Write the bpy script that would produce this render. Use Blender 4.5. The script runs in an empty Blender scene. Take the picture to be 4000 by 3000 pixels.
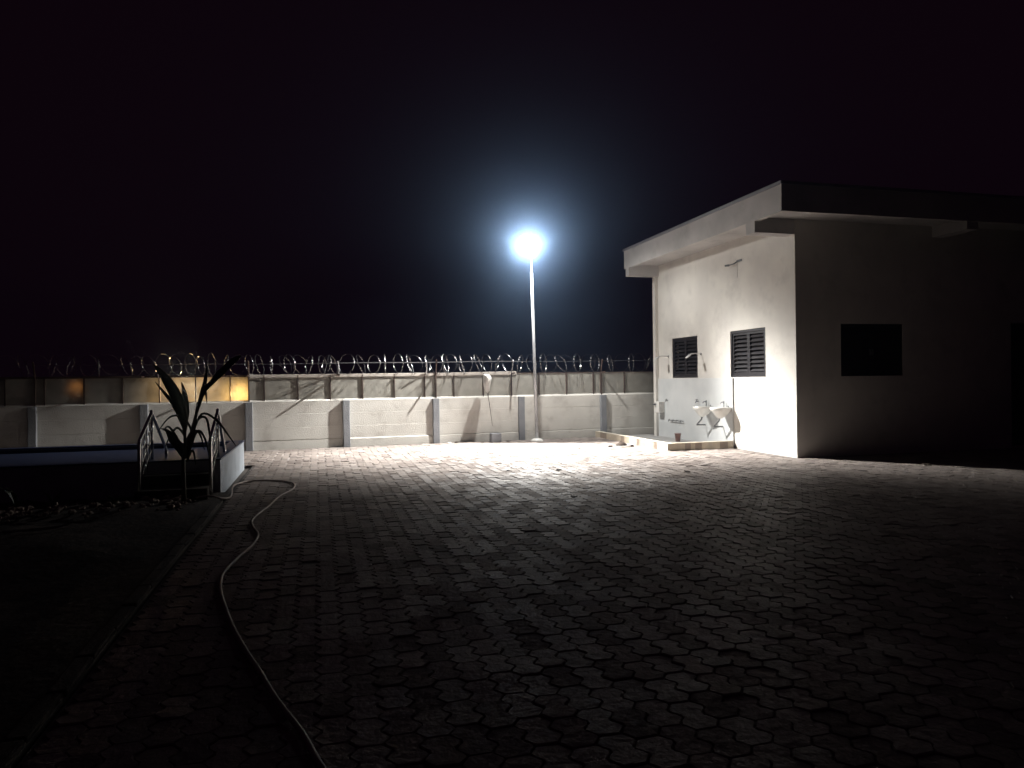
import bpy, math, random
import numpy as np
from mathutils import Vector, Matrix

random.seed(11)
rng = np.random.default_rng(5)
S = bpy.context.scene
COL = S.collection
R = math.radians

# ------------------------------------------------------------------ camera
cam = bpy.data.cameras.new("camera")
cam_ob = bpy.data.objects.new("camera", cam)
COL.objects.link(cam_ob)
cam.sensor_fit = 'HORIZONTAL'
cam.sensor_width = 36.0
cam.lens = 36.0 * 2826.2 / 4000.0
cam.clip_start = 0.05
cam.clip_end = 400.0
_yaw, _pitch, _roll = R(15.012), R(-0.276), R(0.794)
_f = Vector((math.sin(_yaw) * math.cos(_pitch), math.cos(_yaw) * math.cos(_pitch), math.sin(_pitch)))
_r = Vector((math.cos(_yaw), -math.sin(_yaw), 0.0))
_u = _r.cross(_f)
_r2 = math.cos(_roll) * _r - math.sin(_roll) * _u
_u2 = math.sin(_roll) * _r + math.cos(_roll) * _u
cam_ob.matrix_world = Matrix(((_r2.x, _u2.x, -_f.x, 0), (_r2.y, _u2.y, -_f.y, 0), (_r2.z, _u2.z, -_f.z, 1.6), (0, 0, 0, 1)))
S.camera = cam_ob

# ------------------------------------------------------------------ world: moonless night sky
world = bpy.data.worlds.new("World")
S.world = world
world.use_nodes = True
wn = world.node_tree
bg = wn.nodes["Background"]
bg.inputs[0].default_value = (0.0036, 0.0011, 0.0028, 1)
bg.inputs[1].default_value = 1.0

S.view_settings.view_transform = 'Standard'
S.view_settings.look = 'None'
S.view_settings.exposure = 0.0
S.view_settings.gamma = 1.0
S.view_settings.use_curve_mapping = False
try:
    S.cycles.use_denoising = True
    S.cycles.max_bounces = 8
    S.cycles.diffuse_bounces = 4
    S.cycles.volume_bounces = 0
    S.cycles.sample_clamp_indirect = 4.0
except Exception:
    pass

# ------------------------------------------------------------------ materials
MATS = {}


def new_mat(name):
    m = bpy.data.materials.new(name)
    m.use_nodes = True
    MATS[name] = m
    return m, m.node_tree.nodes, m.node_tree.links, m.node_tree.nodes["Principled BSDF"]


def rgba(c):
    return (c[0], c[1], c[2], 1.0)


def mat(name, c1, c2=None, rough=0.7, scale=3.0, detail=5.0, metal=0.0, bump=0.0, bscale=60.0, spec=0.5, lo=0.35, hi=0.65,
        stretch=(1, 1, 1), grime=None, gscale=1.2, rough_var=0.0):
    """principled material whose colour drifts between c1 and c2, with optional grime patches and fine relief"""
    m, N, L, P = new_mat(name)
    c2 = c2 or c1
    tc = N.new("ShaderNodeTexCoord")
    mp = N.new("ShaderNodeMapping")
    mp.inputs["Scale"].default_value = stretch
    L.new(tc.outputs["Object"], mp.inputs["Vector"])
    nz = N.new("ShaderNodeTexNoise")
    nz.inputs["Scale"].default_value = scale
    nz.inputs["Detail"].default_value = detail
    L.new(mp.outputs[0], nz.inputs["Vector"])
    rp = N.new("ShaderNodeValToRGB")
    rp.color_ramp.elements[0].position = lo
    rp.color_ramp.elements[1].position = hi
    rp.color_ramp.elements[0].color = rgba(c1)
    rp.color_ramp.elements[1].color = rgba(c2)
    L.new(nz.outputs["Fac"], rp.inputs[0])
    out = rp.outputs[0]
    if grime:
        g = N.new("ShaderNodeTexNoise")
        g.inputs["Scale"].default_value = gscale
        g.inputs["Detail"].default_value = 7
        g.inputs["Roughness"].default_value = 0.65
        L.new(mp.outputs[0], g.inputs["Vector"])
        gr = N.new("ShaderNodeValToRGB")
        gr.color_ramp.elements[0].position = 0.52
        gr.color_ramp.elements[1].position = 0.78
        L.new(g.outputs["Fac"], gr.inputs[0])
        mx = N.new("ShaderNodeMixRGB")
        mx.inputs[2].default_value = rgba(grime)
        L.new(gr.outputs[0], mx.inputs[0])
        L.new(out, mx.inputs[1])
        out = mx.outputs[0]
    L.new(out, P.inputs["Base Color"])
    P.inputs["Roughness"].default_value = rough
    if rough_var:
        mr = N.new("ShaderNodeMapRange")
        mr.inputs[3].default_value = rough - rough_var
        mr.inputs[4].default_value = rough + rough_var
        L.new(nz.outputs["Fac"], mr.inputs[0])
        L.new(mr.outputs[0], P.inputs["Roughness"])
    P.inputs["Metallic"].default_value = metal
    P.inputs["Specular IOR Level"].default_value = spec
    if bump:
        b = N.new("ShaderNodeTexNoise")
        b.inputs["Scale"].default_value = bscale
        b.inputs["Detail"].default_value = 4
        L.new(mp.outputs[0], b.inputs["Vector"])
        bp = N.new("ShaderNodeBump")
        bp.inputs["Strength"].default_value = bump
        bp.inputs["Distance"].default_value = 0.02
        L.new(b.outputs["Fac"], bp.inputs["Height"])
        L.new(bp.outputs[0], P.inputs["Normal"])
    return m


M_WALL = mat("house_paint", (0.72, 0.69, 0.64), (0.62, 0.59, 0.555), rough=0.8, scale=1.3, bump=0.25, bscale=45, grime=(0.50, 0.475, 0.45), gscale=1.6)
M_ROOF = mat("roof_concrete", (0.50, 0.48, 0.47), (0.40, 0.385, 0.38), rough=0.85, scale=1.1, bump=0.2, bscale=40, grime=(0.30, 0.285, 0.28), gscale=1.4)
M_CAP = mat("roof_flashing", (0.20, 0.20, 0.23), (0.15, 0.15, 0.175), rough=0.55, scale=4)
M_DADO = mat("dado_tile", (0.60, 0.61, 0.612), (0.53, 0.542, 0.55), rough=0.3, scale=2.0, bump=0.03, bscale=20)
M_FENCE = mat("fence_paint", (0.62, 0.60, 0.56), (0.56, 0.54, 0.505), rough=0.85, scale=2.2, bump=0.5, bscale=38, grime=(0.40, 0.37, 0.34), gscale=2.2)
M_PIL = mat("grey_paint", (0.235, 0.24, 0.26), (0.19, 0.195, 0.21), rough=0.75, scale=3, bump=0.5, bscale=40)
M_POST = mat("rusty_steel", (0.055, 0.035, 0.028), (0.09, 0.055, 0.04), rough=0.7, scale=20, metal=0.2)
M_COPE = mat("coping_board", (0.46, 0.42, 0.38), (0.36, 0.33, 0.30), rough=0.8, scale=5, stretch=(0.5, 3, 3), bump=0.2)
M_WIRE = mat("galvanised_wire", (0.34, 0.34, 0.35), (0.24, 0.24, 0.25), rough=0.32, scale=30, metal=0.95)
M_GALV = mat("galvanised_steel", (0.52, 0.53, 0.55), (0.42, 0.43, 0.45), rough=0.42, scale=9, metal=0.35)
M_STRIP = mat("dull_steel", (0.15, 0.15, 0.16), (0.10, 0.10, 0.11), rough=0.6, scale=9, metal=0.3)
M_CHROME = mat("stainless_steel", (0.62, 0.62, 0.62), (0.55, 0.55, 0.55), rough=0.13, scale=12, metal=1.0)
M_SHUT = mat("shutter_metal", (0.022, 0.020, 0.024), (0.030, 0.027, 0.030), rough=0.38, scale=9)
M_DARK = mat("dark_interior", (0.012, 0.010, 0.012), rough=0.8)
M_CERA = mat("ceramic", (0.74, 0.73, 0.70), (0.70, 0.69, 0.66), rough=0.15, scale=3)
M_PIPE = mat("grey_pipe", (0.115, 0.115, 0.12), (0.085, 0.085, 0.09), rough=0.5, scale=12)
M_TAP = mat("tap_metal", (0.20, 0.20, 0.21), (0.15, 0.15, 0.16), rough=0.35, scale=12, metal=0.6)
M_SHOW = mat("shower_plastic", (0.58, 0.58, 0.58), (0.5, 0.5, 0.5), rough=0.3, scale=12)
M_BUCKET = mat("bucket_plastic", (0.22, 0.12, 0.10), (0.18, 0.10, 0.085), rough=0.5, scale=8)
M_WHITE = mat("white_plastic", (0.70, 0.68, 0.65), (0.62, 0.60, 0.57), rough=0.5, scale=7, bump=0.2, bscale=20)
M_TILE_A = mat("beige_tile", (0.47, 0.40, 0.31), (0.40, 0.34, 0.27), rough=0.45, scale=8)
M_TILE_B = mat("brown_tile", (0.26, 0.20, 0.155), (0.21, 0.165, 0.13), rough=0.45, scale=8)
M_TILE_C = mat("cream_tile", (0.60, 0.55, 0.46), (0.54, 0.49, 0.41), rough=0.45, scale=8)
M_CONC = mat("concrete", (0.36, 0.35, 0.34), (0.28, 0.27, 0.265), rough=0.85, scale=4, bump=0.4, bscale=40)
M_KERB = mat("darkened_kerb", (0.06, 0.048, 0.042), (0.03, 0.024, 0.021), rough=0.95, scale=4, bump=0.4, bscale=40)  # night dark put into the colour of kerb stones and pool steps
M_POOLW = mat("pool_paint", (0.46, 0.50, 0.55), (0.38, 0.42, 0.47), rough=0.7, scale=2.5, bump=0.3, bscale=40, grime=(0.27, 0.28, 0.30))
M_POOLB = mat("pool_blue_tile", (0.022, 0.032, 0.075), (0.030, 0.042, 0.095), rough=0.5, scale=26, detail=1)
M_HOSE = mat("hose_rubber", (0.33, 0.265, 0.24), (0.22, 0.18, 0.16), rough=0.5, scale=6)
M_SOIL = mat("soil", (0.020, 0.014, 0.012), (0.045, 0.032, 0.025), rough=0.95, scale=5, bump=0.8, bscale=14)
M_GROUND = mat("rough_ground", (0.05, 0.04, 0.035), (0.08, 0.065, 0.055), rough=0.95, scale=1.5, bump=0.6, bscale=9)
M_RUBBLE = mat("rubble_stone", (0.19, 0.15, 0.12), (0.27, 0.22, 0.18), rough=0.9, scale=7)
M_LEAF = mat("palm_leaf", (0.022, 0.032, 0.016), (0.04, 0.05, 0.024), rough=0.55, scale=6, stretch=(1, 1, 0.3), bump=0.2, bscale=25)
M_STEM = mat("palm_stem", (0.045, 0.040, 0.024), (0.065, 0.05, 0.03), rough=0.7, scale=10)
M_DRY = mat("dry_leaf", (0.04, 0.028, 0.018), (0.07, 0.048, 0.03), rough=0.85, scale=20)
M_RAG = mat("rag", (0.028, 0.017, 0.011), (0.045, 0.028, 0.018), rough=0.95, scale=20, bump=0.6, bscale=40)
M_SOLAR = mat("solar_glass", (0.01, 0.012, 0.03), rough=0.1)
M_SAND = mat("joint_sand", (0.095, 0.082, 0.075), (0.13, 0.115, 0.105), rough=0.95, scale=8, bump=0.4)

# paving blocks: every block has its own tint, and a worn semi-gloss face
M_PAVER, _N, _L, _P = new_mat("paver_concrete")
_at = _N.new("ShaderNodeAttribute"); _at.attribute_name = "tint"
_tc = _N.new("ShaderNodeNewGeometry")
_nz = _N.new("ShaderNodeTexNoise"); _nz.inputs["Scale"].default_value = 0.55; _nz.inputs["Detail"].default_value = 5
_L.new(_tc.outputs["Position"], _nz.inputs["Vector"])
_ad = _N.new("ShaderNodeMath"); _ad.operation = 'ADD'
_L.new(_at.outputs["Fac"], _ad.inputs[0]); _L.new(_nz.outputs["Fac"], _ad.inputs[1])
_rp = _N.new("ShaderNodeValToRGB")
_rp.color_ramp.elements[0].position = 0.45; _rp.color_ramp.elements[0].color = (0.150, 0.124, 0.113, 1)
_rp.color_ramp.elements[1].position = 1.05; _rp.color_ramp.elements[1].color = (0.250, 0.216, 0.198, 1)
_L.new(_ad.outputs[0], _rp.inputs[0])
_fn = _N.new("ShaderNodeTexNoise"); _fn.inputs["Scale"].default_value = 46; _fn.inputs["Detail"].default_value = 5
_L.new(_tc.outputs["Position"], _fn.inputs["Vector"])
_mx = _N.new("ShaderNodeMixRGB"); _mx.blend_type = 'MULTIPLY'; _mx.inputs[0].default_value = 0.55
_L.new(_rp.outputs[0], _mx.inputs[1]); _L.new(_fn.outputs["Fac"], _mx.inputs[2])
_gm = _N.new("ShaderNodeMixRGB"); _gm.blend_type = 'ADD'; _gm.inputs[0].default_value = 0.3
_L.new(_mx.outputs[0], _gm.inputs[1]); _L.new(_rp.outputs[0], _gm.inputs[2])
_L.new(_gm.outputs[0], _P.inputs["Base Color"])
_rr = _N.new("ShaderNodeMapRange"); _rr.inputs[1].default_value = 0.3; _rr.inputs[2].default_value = 0.7
_rr.inputs[3].default_value = 0.44; _rr.inputs[4].default_value = 0.78
_L.new(_fn.outputs["Fac"], _rr.inputs[0]); _L.new(_rr.outputs[0], _P.inputs["Roughness"])
_cn = _N.new("ShaderNodeTexNoise"); _cn.inputs["Scale"].default_value = 15; _cn.inputs["Detail"].default_value = 3
_L.new(_tc.outputs["Position"], _cn.inputs["Vector"])
_b0 = _N.new("ShaderNodeBump"); _b0.inputs["Strength"].default_value = 0.7; _b0.inputs["Distance"].default_value = 0.016
_L.new(_cn.outputs["Fac"], _b0.inputs["Height"])
_bp = _N.new("ShaderNodeBump"); _bp.inputs["Strength"].default_value = 0.6; _bp.inputs["Distance"].default_value = 0.006
_L.new(_fn.outputs["Fac"], _bp.inputs["Height"]); _L.new(_b0.outputs[0], _bp.inputs["Normal"]); _L.new(_bp.outputs[0], _P.inputs["Normal"])
_P.inputs["Specular IOR Level"].default_value = 0.3

# worn blocks are glossier than their neighbours
_m1 = _N.new("ShaderNodeMath"); _m1.operation = 'MULTIPLY'; _m1.inputs[1].default_value = 37.0
_L.new(_at.outputs["Fac"], _m1.inputs[0])
_m2 = _N.new("ShaderNodeMath"); _m2.operation = 'FRACT'
_L.new(_m1.outputs[0], _m2.inputs[0])
_m3 = _N.new("ShaderNodeMath"); _m3.operation = 'POWER'; _m3.inputs[1].default_value = 2.2
_L.new(_m2.outputs[0], _m3.inputs[0])
_m4 = _N.new("ShaderNodeMapRange"); _m4.inputs[3].default_value = 0.03; _m4.inputs[4].default_value = 0.42
_L.new(_m3.outputs[0], _m4.inputs[0]); _L.new(_m4.outputs[0], _P.inputs["Specular IOR Level"])

# translucent sheet on the fence: lets the lamp behind glow through
M_SHEET, _N, _L, _P = new_mat("fibre_sheet")
_tc = _N.new("ShaderNodeTexCoord")
_nz = _N.new("ShaderNodeTexNoise"); _nz.inputs["Scale"].default_value = 5.5; _nz.inputs["Detail"].default_value = 6
_L.new(_tc.outputs["Object"], _nz.inputs["Vector"])
_rp = _N.new("ShaderNodeValToRGB")
_rp.color_ramp.elements[0].position = 0.3; _rp.color_ramp.elements[0].color = (0.37, 0.355, 0.32, 1)
_rp.color_ramp.elements[1].position = 0.7; _rp.color_ramp.elements[1].color = (0.48, 0.465, 0.42, 1)
_L.new(_nz.outputs["Fac"], _rp.inputs[0]); _L.new(_rp.outputs[0], _P.inputs["Base Color"])
_P.inputs["Roughness"].default_value = 0.6
_tr = _N.new("ShaderNodeBsdfTranslucent")
_L.new(_rp.outputs[0], _tr.inputs["Color"])
_ms = _N.new("ShaderNodeMixShader"); _ms.inputs[0].default_value = 0.4
_out = _N["Material Output"]
_L.new(_P.outputs[0], _ms.inputs[1]); _L.new(_tr.outputs[0], _ms.inputs[2]); _L.new(_ms.outputs[0], _out.inputs["Surface"])

M_LED, _N, _L, _P = new_mat("led_panel")
_P.inputs["Base Color"].default_value = (0.8, 0.85, 0.9, 1)
_P.inputs["Emission Color"].default_value = (0.82, 0.92, 1.0, 1)
_P.inputs["Emission Strength"].default_value = 22.0


# ------------------------------------------------------------------ mesh helpers
class MB:
    def __init__(s):
        s.v = []
        s.f = []

    def add(s, vs, fs):
        o = len(s.v)
        s.v += [tuple(p) for p in vs]
        s.f += [tuple(i + o for i in f) for f in fs]
        return s

    def box(s, x0, x1, y0, y1, z0, z1):
        return s.add([(x0, y0, z0), (x1, y0, z0), (x1, y1, z0), (x0, y1, z0), (x0, y0, z1), (x1, y0, z1), (x1, y1, z1), (x0, y1, z1)],
                     [(0, 3, 2, 1), (4, 5, 6, 7), (0, 1, 5, 4), (1, 2, 6, 5), (2, 3, 7, 6), (3, 0, 4, 7)])

    def prism(s, poly, axis, a, b):
        """extrude a 2-D polygon along an axis: 'x' takes (y,z), 'y' takes (x,z), 'z' takes (x,y)"""
        def P(p, t):
            return {'x': (t, p[0], p[1]), 'y': (p[0], t, p[1]), 'z': (p[0], p[1], t)}[axis]
        n = len(poly)
        return s.add([P(p, a) for p in poly] + [P(p, b) for p in poly],
                     [tuple(range(n))[::-1], tuple(range(n, 2 * n))] + [(i, (i + 1) % n, n + (i + 1) % n, n + i) for i in range(n)])

    def tube(s, path, r, n=10, caps=True):
        pts = [Vector(p) for p in path]
        rs = r if isinstance(r, (list, tuple)) else [r] * len(pts)
        rings = []
        ref = Vector((0, 0, 1))
        d0 = (pts[1] - pts[0]).normalized()
        if abs(d0.dot(ref)) > 0.9:
            ref = Vector((0, 1, 0))
        side = d0.cross(ref).normalized()
        for i, p in enumerate(pts):
            d = (pts[min(i + 1, len(pts) - 1)] - pts[max(i - 1, 0)]).normalized()
            side = (side - d * side.dot(d))
            side = side.normalized() if side.length > 1e-6 else d.orthogonal().normalized()
            up = side.cross(d)
            rings.append([p + (side * math.cos(2 * math.pi * k / n) + up * math.sin(2 * math.pi * k / n)) * rs[i] for k in range(n)])
        vs = [q for ring in rings for q in ring]
        fs = []
        for i in range(len(rings) - 1):
            for k in range(n):
                fs.append((i * n + k, i * n + (k + 1) % n, (i + 1) * n + (k + 1) % n, (i + 1) * n + k))
        if caps:
            fs.append(tuple(range(n))[::-1])
            fs.append(tuple(range((len(rings) - 1) * n, len(rings) * n)))
        return s.add(vs, fs)

    def lathe(s, prof, c=(0, 0, 0), n=24, sx=1.0, sy=1.0, caps=True):
        vs, fs = [], []
        for r, z in prof:
            for k in range(n):
                a = 2 * math.pi * k / n
                vs.append((c[0] + r * sx * math.cos(a), c[1] + r * sy * math.sin(a), c[2] + z))
        for i in range(len(prof) - 1):
            for k in range(n):
                fs.append((i * n + k, i * n + (k + 1) % n, (i + 1) * n + (k + 1) % n, (i + 1) * n + k))
        if caps:
            fs.append(tuple(range(n))[::-1])
            fs.append(tuple(range((len(prof) - 1) * n, len(prof) * n)))
        return s.add(vs, fs)

    def mesh(s, name, m, smooth=False):
        me = bpy.data.meshes.new(name)
        me.from_pydata(s.v, [], s.f)
        me.materials.append(m)
        if smooth:
            me.polygons.foreach_set("use_smooth", [True] * len(me.polygons))
        me.update()
        return me

    def build(s, name, m, parent=None, smooth=False, bevel=0.0, loc=(0, 0, 0)):
        o = bpy.data.objects.new(name, s.mesh(name, m, smooth))
        COL.objects.link(o)
        o.location = loc
        if parent:
            o.parent = parent
        if bevel:
            b = o.modifiers.new("bevel", 'BEVEL')
            b.width = bevel
            b.segments = 2
            b.limit_method = 'ANGLE'
        return o


def place(name, me, parent=None, loc=(0, 0, 0), rot=(0, 0, 0), scale=(1, 1, 1)):
    o = bpy.data.objects.new(name, me)
    COL.objects.link(o)
    o.location = loc
    o.rotation_euler = rot
    o.scale = scale
    if parent:
        o.parent = parent
    return o


def tag(o, label, cat, group=None):
    o["label"] = label
    o["category"] = cat
    if group:
        o["group"] = group
    return o


def thing(name, label, cat, loc=(0, 0, 0), rz=0.0, group=None):
    o = bpy.data.objects.new(name, None)
    o.empty_display_size = 0.2
    COL.objects.link(o)
    o.location = loc
    o.rotation_euler = (0, 0, rz)
    return tag(o, label, cat, group)


def structure(o):
    o["kind"] = "structure"
    return o


def smooth_path(pts, sub=6):
    P = [Vector(p) for p in pts]
    out = []
    for i in range(len(P) - 1):
        p0, p1, p2, p3 = P[max(i - 1, 0)], P[i], P[i + 1], P[min(i + 2, len(P) - 1)]
        for k in range(sub):
            t = k / sub
            out.append(0.5 * ((2 * p1) + (p2 - p0) * t + (2 * p0 - 5 * p1 + 4 * p2 - p3) * t * t + (3 * p1 - p0 - 3 * p2 + p3) * t ** 3))
    out.append(P[-1])
    return out


# ------------------------------------------------------------------ ground
g = MB()
g.add([(-46, -46, -0.06), (46, -46, -0.06), (46, 46, -0.06), (-46, 46, -0.06)], [(0, 1, 2, 3)])
structure(g.build("ground", M_GROUND))

# paving: bed of sand, then every block
paving = MB()
paving.add([(-1.26, 0.2, -0.009), (24, 0.2, -0.009), (24, 19.0, -0.009), (-1.26, 19.0, -0.009)], [(0, 1, 2, 3)])
paving.add([(-13, 15.1, -0.009), (-1.26, 15.1, -0.009), (-1.26, 18.75, -0.009), (-13, 18.1, -0.009)], [(0, 1, 2, 3)])
paving = structure(paving.build("paving", M_SAND))

PL_, PW, PA, GAP = 0.27, 0.150, 0.021, 0.0025


def peanut(inset):
    h = PW / 2
    n = 10
    ys = np.linspace(-PL_ / 2 + GAP + inset, PL_ / 2 - GAP - inset, n)
    w = h - PA * np.cos(4 * np.pi * ys / PL_) - GAP - inset
    return np.concatenate([np.stack([w, ys], 1), np.stack([-w[::-1], ys[::-1]], 1)])


RING_T, RING_B = peanut(0.005), peanut(0.0)
NP = len(RING_T)
BASE_V = np.concatenate([
    np.c_[RING_T, np.zeros(NP)], np.c_[RING_B, np.full(NP, -0.007)], np.c_[RING_B, np.full(NP, -0.045)]])
BASE_F = [list(range(NP))]
for lvl in range(2):
    for k in range(NP):
        a, b = lvl * NP + k, lvl * NP + (k + 1) % NP
        BASE_F.append([a, a + NP, b + NP, b])
F_LEN = np.array([len(f) for f in BASE_F])
F_FLAT = np.concatenate([np.array(f) for f in BASE_F])


def paver_mesh(name, V, tint):
    """V: (n, verts, 3) stacked blocks"""
    n = V.shape[0]
    nv = BASE_V.shape[0]
    me = bpy.data.meshes.new(name)
    me.vertices.add(n * nv)
    me.vertices.foreach_set("co", V.reshape(-1).astype(np.float32))
    loops = (F_FLAT[None, :] + (np.arange(n) * nv)[:, None]).reshape(-1)
    lens = np.tile(F_LEN, n)
    me.loops.add(len(loops))
    me.loops.foreach_set("vertex_index", loops.astype(np.int32))
    me.polygons.add(len(lens))
    me.polygons.foreach_set("loop_start", np.concatenate([[0], np.cumsum(lens)[:-1]]).astype(np.int32))
    me.polygons.foreach_set("loop_total", lens.astype(np.int32))
    at = me.attributes.new("tint", 'FLOAT', 'FACE')
    at.data.foreach_set("value", np.repeat(tint, len(F_LEN)).astype(np.float32))
    me.materials.append(M_PAVER)
    me.update(calc_edges=True)
    me.validate()
    me.shade_flat()
    return me


cells = []
ncol = int((16.4 + 13) / PW)
for i in range(ncol):
    x = -13 + i * PW
    for j in range(-1, int(19 / PL_) + 1):
        y = 0.4 + j * PL_ + (PL_ / 4 if i % 2 else 0.0)
        if x < -1.18:
            if y < 15.2 or x < -9:
                continue
        if y > 18.44 + 0.0477 * x:
            continue
        if x > 9.0 and y > 12.2:
            continue
        if x > 7.5 and y > 14.45:
            continue
        d = y * math.cos(_yaw) + x * math.sin(_yaw)
        sx_ = (x * math.cos(_yaw) - y * math.sin(_yaw))
        if d < 2.4 or abs(sx_) > 0.75 * d + 0.6:
            continue
        cells.append((x, y, d, abs(sx_) < 0.70 * d and d > 3.05))
cells.sort(key=lambda c: c[2])
near = [c for c in cells if c[3]][:300]
near_set = set((c[0], c[1]) for c in near)
far = [c for c in cells if (c[0], c[1]) not in near_set]


def rand_pose(n):
    return rng.normal(0, 0.0022, n), rng.normal(0, 0.018, n), rng.normal(0, 0.018, n), rng.normal(0, 0.02, n)


n = len(far)
dz, tx, ty, rz_ = rand_pose(n)
xy = np.array([(c[0], c[1]) for c in far])
V = np.repeat(BASE_V[None], n, 0)
bx, by, bz = V[:, :, 0], V[:, :, 1], V[:, :, 2]
cx_ = bx * np.cos(rz_)[:, None] - by * np.sin(rz_)[:, None]
cy_ = bx * np.sin(rz_)[:, None] + by * np.cos(rz_)[:, None]
V = np.stack([cx_ + xy[:, 0:1], cy_ + xy[:, 1:2], bz + dz[:, None] + tx[:, None] * bx + ty[:, None] * by], 2)
fo = place("paver_field", paver_mesh("paver_field", V, rng.uniform(0, 0.55, n)), paving)
fo["kind"] = "stuff"
variants = [paver_mesh("paver", BASE_V[None], np.array([t])) for t in (0.02, 0.06, 0.11, 0.15, 0.19, 0.24, 0.29, 0.33, 0.37, 0.42, 0.47, 0.52)]
dz, tx, ty, rz_ = rand_pose(len(near))
for k, c in enumerate(near):
    place("paver", variants[random.randrange(12)], paving, (c[0], c[1], dz[k]), (ty[k], -tx[k], rz_[k]))

# garden bed left of the paving, with its kerb and rubble
nx, ny = 60, 70
b = MB()
vs = []
for j in range(ny + 1):
    for i in range(nx + 1):
        x = -10 + (8.72) * i / nx
        y = 0.5 + 10.85 * j / ny
        edge = min(1.0, (-1.28 - x) / 0.5)
        z = 0.02 + edge * (0.045 * math.sin(x * 2.3 + y) * math.sin(y * 1.7) + random.uniform(-0.02, 0.03))
        vs.append((x, y, z))
b.add(vs, [(j * (nx + 1) + i, j * (nx + 1) + i + 1, (j + 1) * (nx + 1) + i + 1, (j + 1) * (nx + 1) + i) for j in range(ny) for i in range(nx)])
structure(b.build("soil", M_SOIL, smooth=True))
kerb = structure(MB().box(-1.375, -1.285, 0.6, 10.62, -0.05, 0.015).build("garden_kerb", M_SAND))
kst = [MB().box(-0.05, 0.05, -0.245, 0.245, 0.0, 0.038).build("kerb_stone", M_KERB, kerb, bevel=0.012, loc=(-1.33, 0.9, 0))]
for k in range(1, 19):
    o = kst[0].copy()
    COL.objects.link(o)
    o.location = (-1.33 + random.uniform(-.008, .008), 0.9 + 0.505 * k, random.uniform(-.006, .006))
    o.rotation_euler = (0, 0, random.uniform(-.02, .02))


def rock_mesh(seed, m, name):
    rr = random.Random(seed)
    mb = MB()
    prof = [(0.001, -0.5), (0.38, -0.38), (0.5, 0.0), (0.36, 0.36), (0.001, 0.48)]
    mb.lathe(prof, n=7, caps=False)
    mb.v = [(x * rr.uniform(.75, 1.25), y * rr.uniform(.75, 1.25), z * rr.uniform(.7, 1.1)) for x, y, z in mb.v]
    return mb.mesh(name, m)


rub = MB()
rm = [rock_mesh(k, M_RUBBLE, "rock") for k in range(5)]
for k in range(420):
    x = random.uniform(-7.5, -1.6)
    y = 10.25 + 0.02 * (x + 4) + random.gauss(0, 0.22) - (0.5 if x < -3.2 else 0) * random.random()
    if y > 11.1:
        continue
    s = random.choice((.03, .04, .05, .07, .1))
    me = random.choice(rm)
    a = random.uniform(0, 6.28)
    rub.add([(x + s * (v.co.x * math.cos(a) - v.co.y * math.sin(a)), y + s * (v.co.x * math.sin(a) + v.co.y * math.cos(a)), 0.045 + s * 0.3 + s * v.co.z * .8) for v in me.vertices],
            [tuple(p.vertices) for p in me.polygons])
for me in rm:
    bpy.data.meshes.remove(me)
o = rub.build("rubble", M_RUBBLE)
o["kind"] = "stuff"
tag(o, "low ridge of pale broken rubble along the foot of the pool", "rubble")

# ------------------------------------------------------------------ boundary wall
FROT = math.atan(0.0477)
wall = thing("boundary_wall", "long pale painted boundary wall with grey pilasters and a row of fibre sheets on top", "wall", (0, 18.6, 0), FROT)


def fx(X):
    return X * 1.00114


PILX = [-8.42, -6.14, -3.90, -1.62, 0.675, 2.955, 5.30, 7.715, 10.0]
# precast planks between pilasters: four courses per bay, top one chamfered
COURSES = [(-0.1, 0.217), (0.219, 0.522), (0.524, 0.852), (0.854, 1.205)]
for i in range(len(PILX) - 1):
    xa, xb = fx(PILX[i]) + 0.0, fx(PILX[i + 1]) - 0.0
    for j, (z0, z1) in enumerate(COURSES):
        yo = random.uniform(-0.002, 0.002)
        if j == 0:
            yo = -0.030 if 0 < PILX[i] < 1 else (-0.008 if PILX[i] > 1 else 0.003)
        y0 = yo
        if j == 3:
            poly = [(y0, z0), (y0 + .10, z0), (y0 + .10, z1), (y0 + 0.045, z1), (y0, z1 - 0.045)]
        elif j == 0:
            poly = [(y0, z0), (y0 + .14, z0), (y0 + .14, z1 + 0.002), (y0 + 0.03, z1 + 0.002), (y0, z1 - 0.022)]
        else:
            poly = [(y0 + .003, z0), (y0 + .10, z0), (y0 + .10, z1), (y0 + .003, z1), (y0, z1 - .004), (y0, z0 + .004)]
        MB().prism(poly, 'x', xa, xb).build("plank", M_FENCE, wall)
for X in PILX[:-1]:
    w = 0.085
    m_ = MB()
    vs = []
    # slightly wavy hand-plastered pilaster
    levels = [-0.1, 0.2, 0.45, 0.7, 0.95, 1.165]
    for z in levels:
        o1, o2 = random.uniform(-.006, .006), random.uniform(-.006, .006)
        vs += [(-w + o1, -0.085, z), (w + o2, -0.085, z), (w + o2, 0.05, z), (-w + o1, 0.05, z)]
    fs = [(3, 2, 1, 0), tuple(len(vs) - 4 + k for k in range(4))]
    for l in range(len(levels) - 1):
        for k in range(4):
            fs.append((l * 4 + k, l * 4 + (k + 1) % 4, l * 4 + 4 + (k + 1) % 4, l * 4 + 4 + k))
    m_.add(vs, fs).build("pilaster", M_PIL, wall, bevel=0.012, loc=(fx(X), 0, 0))

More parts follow.
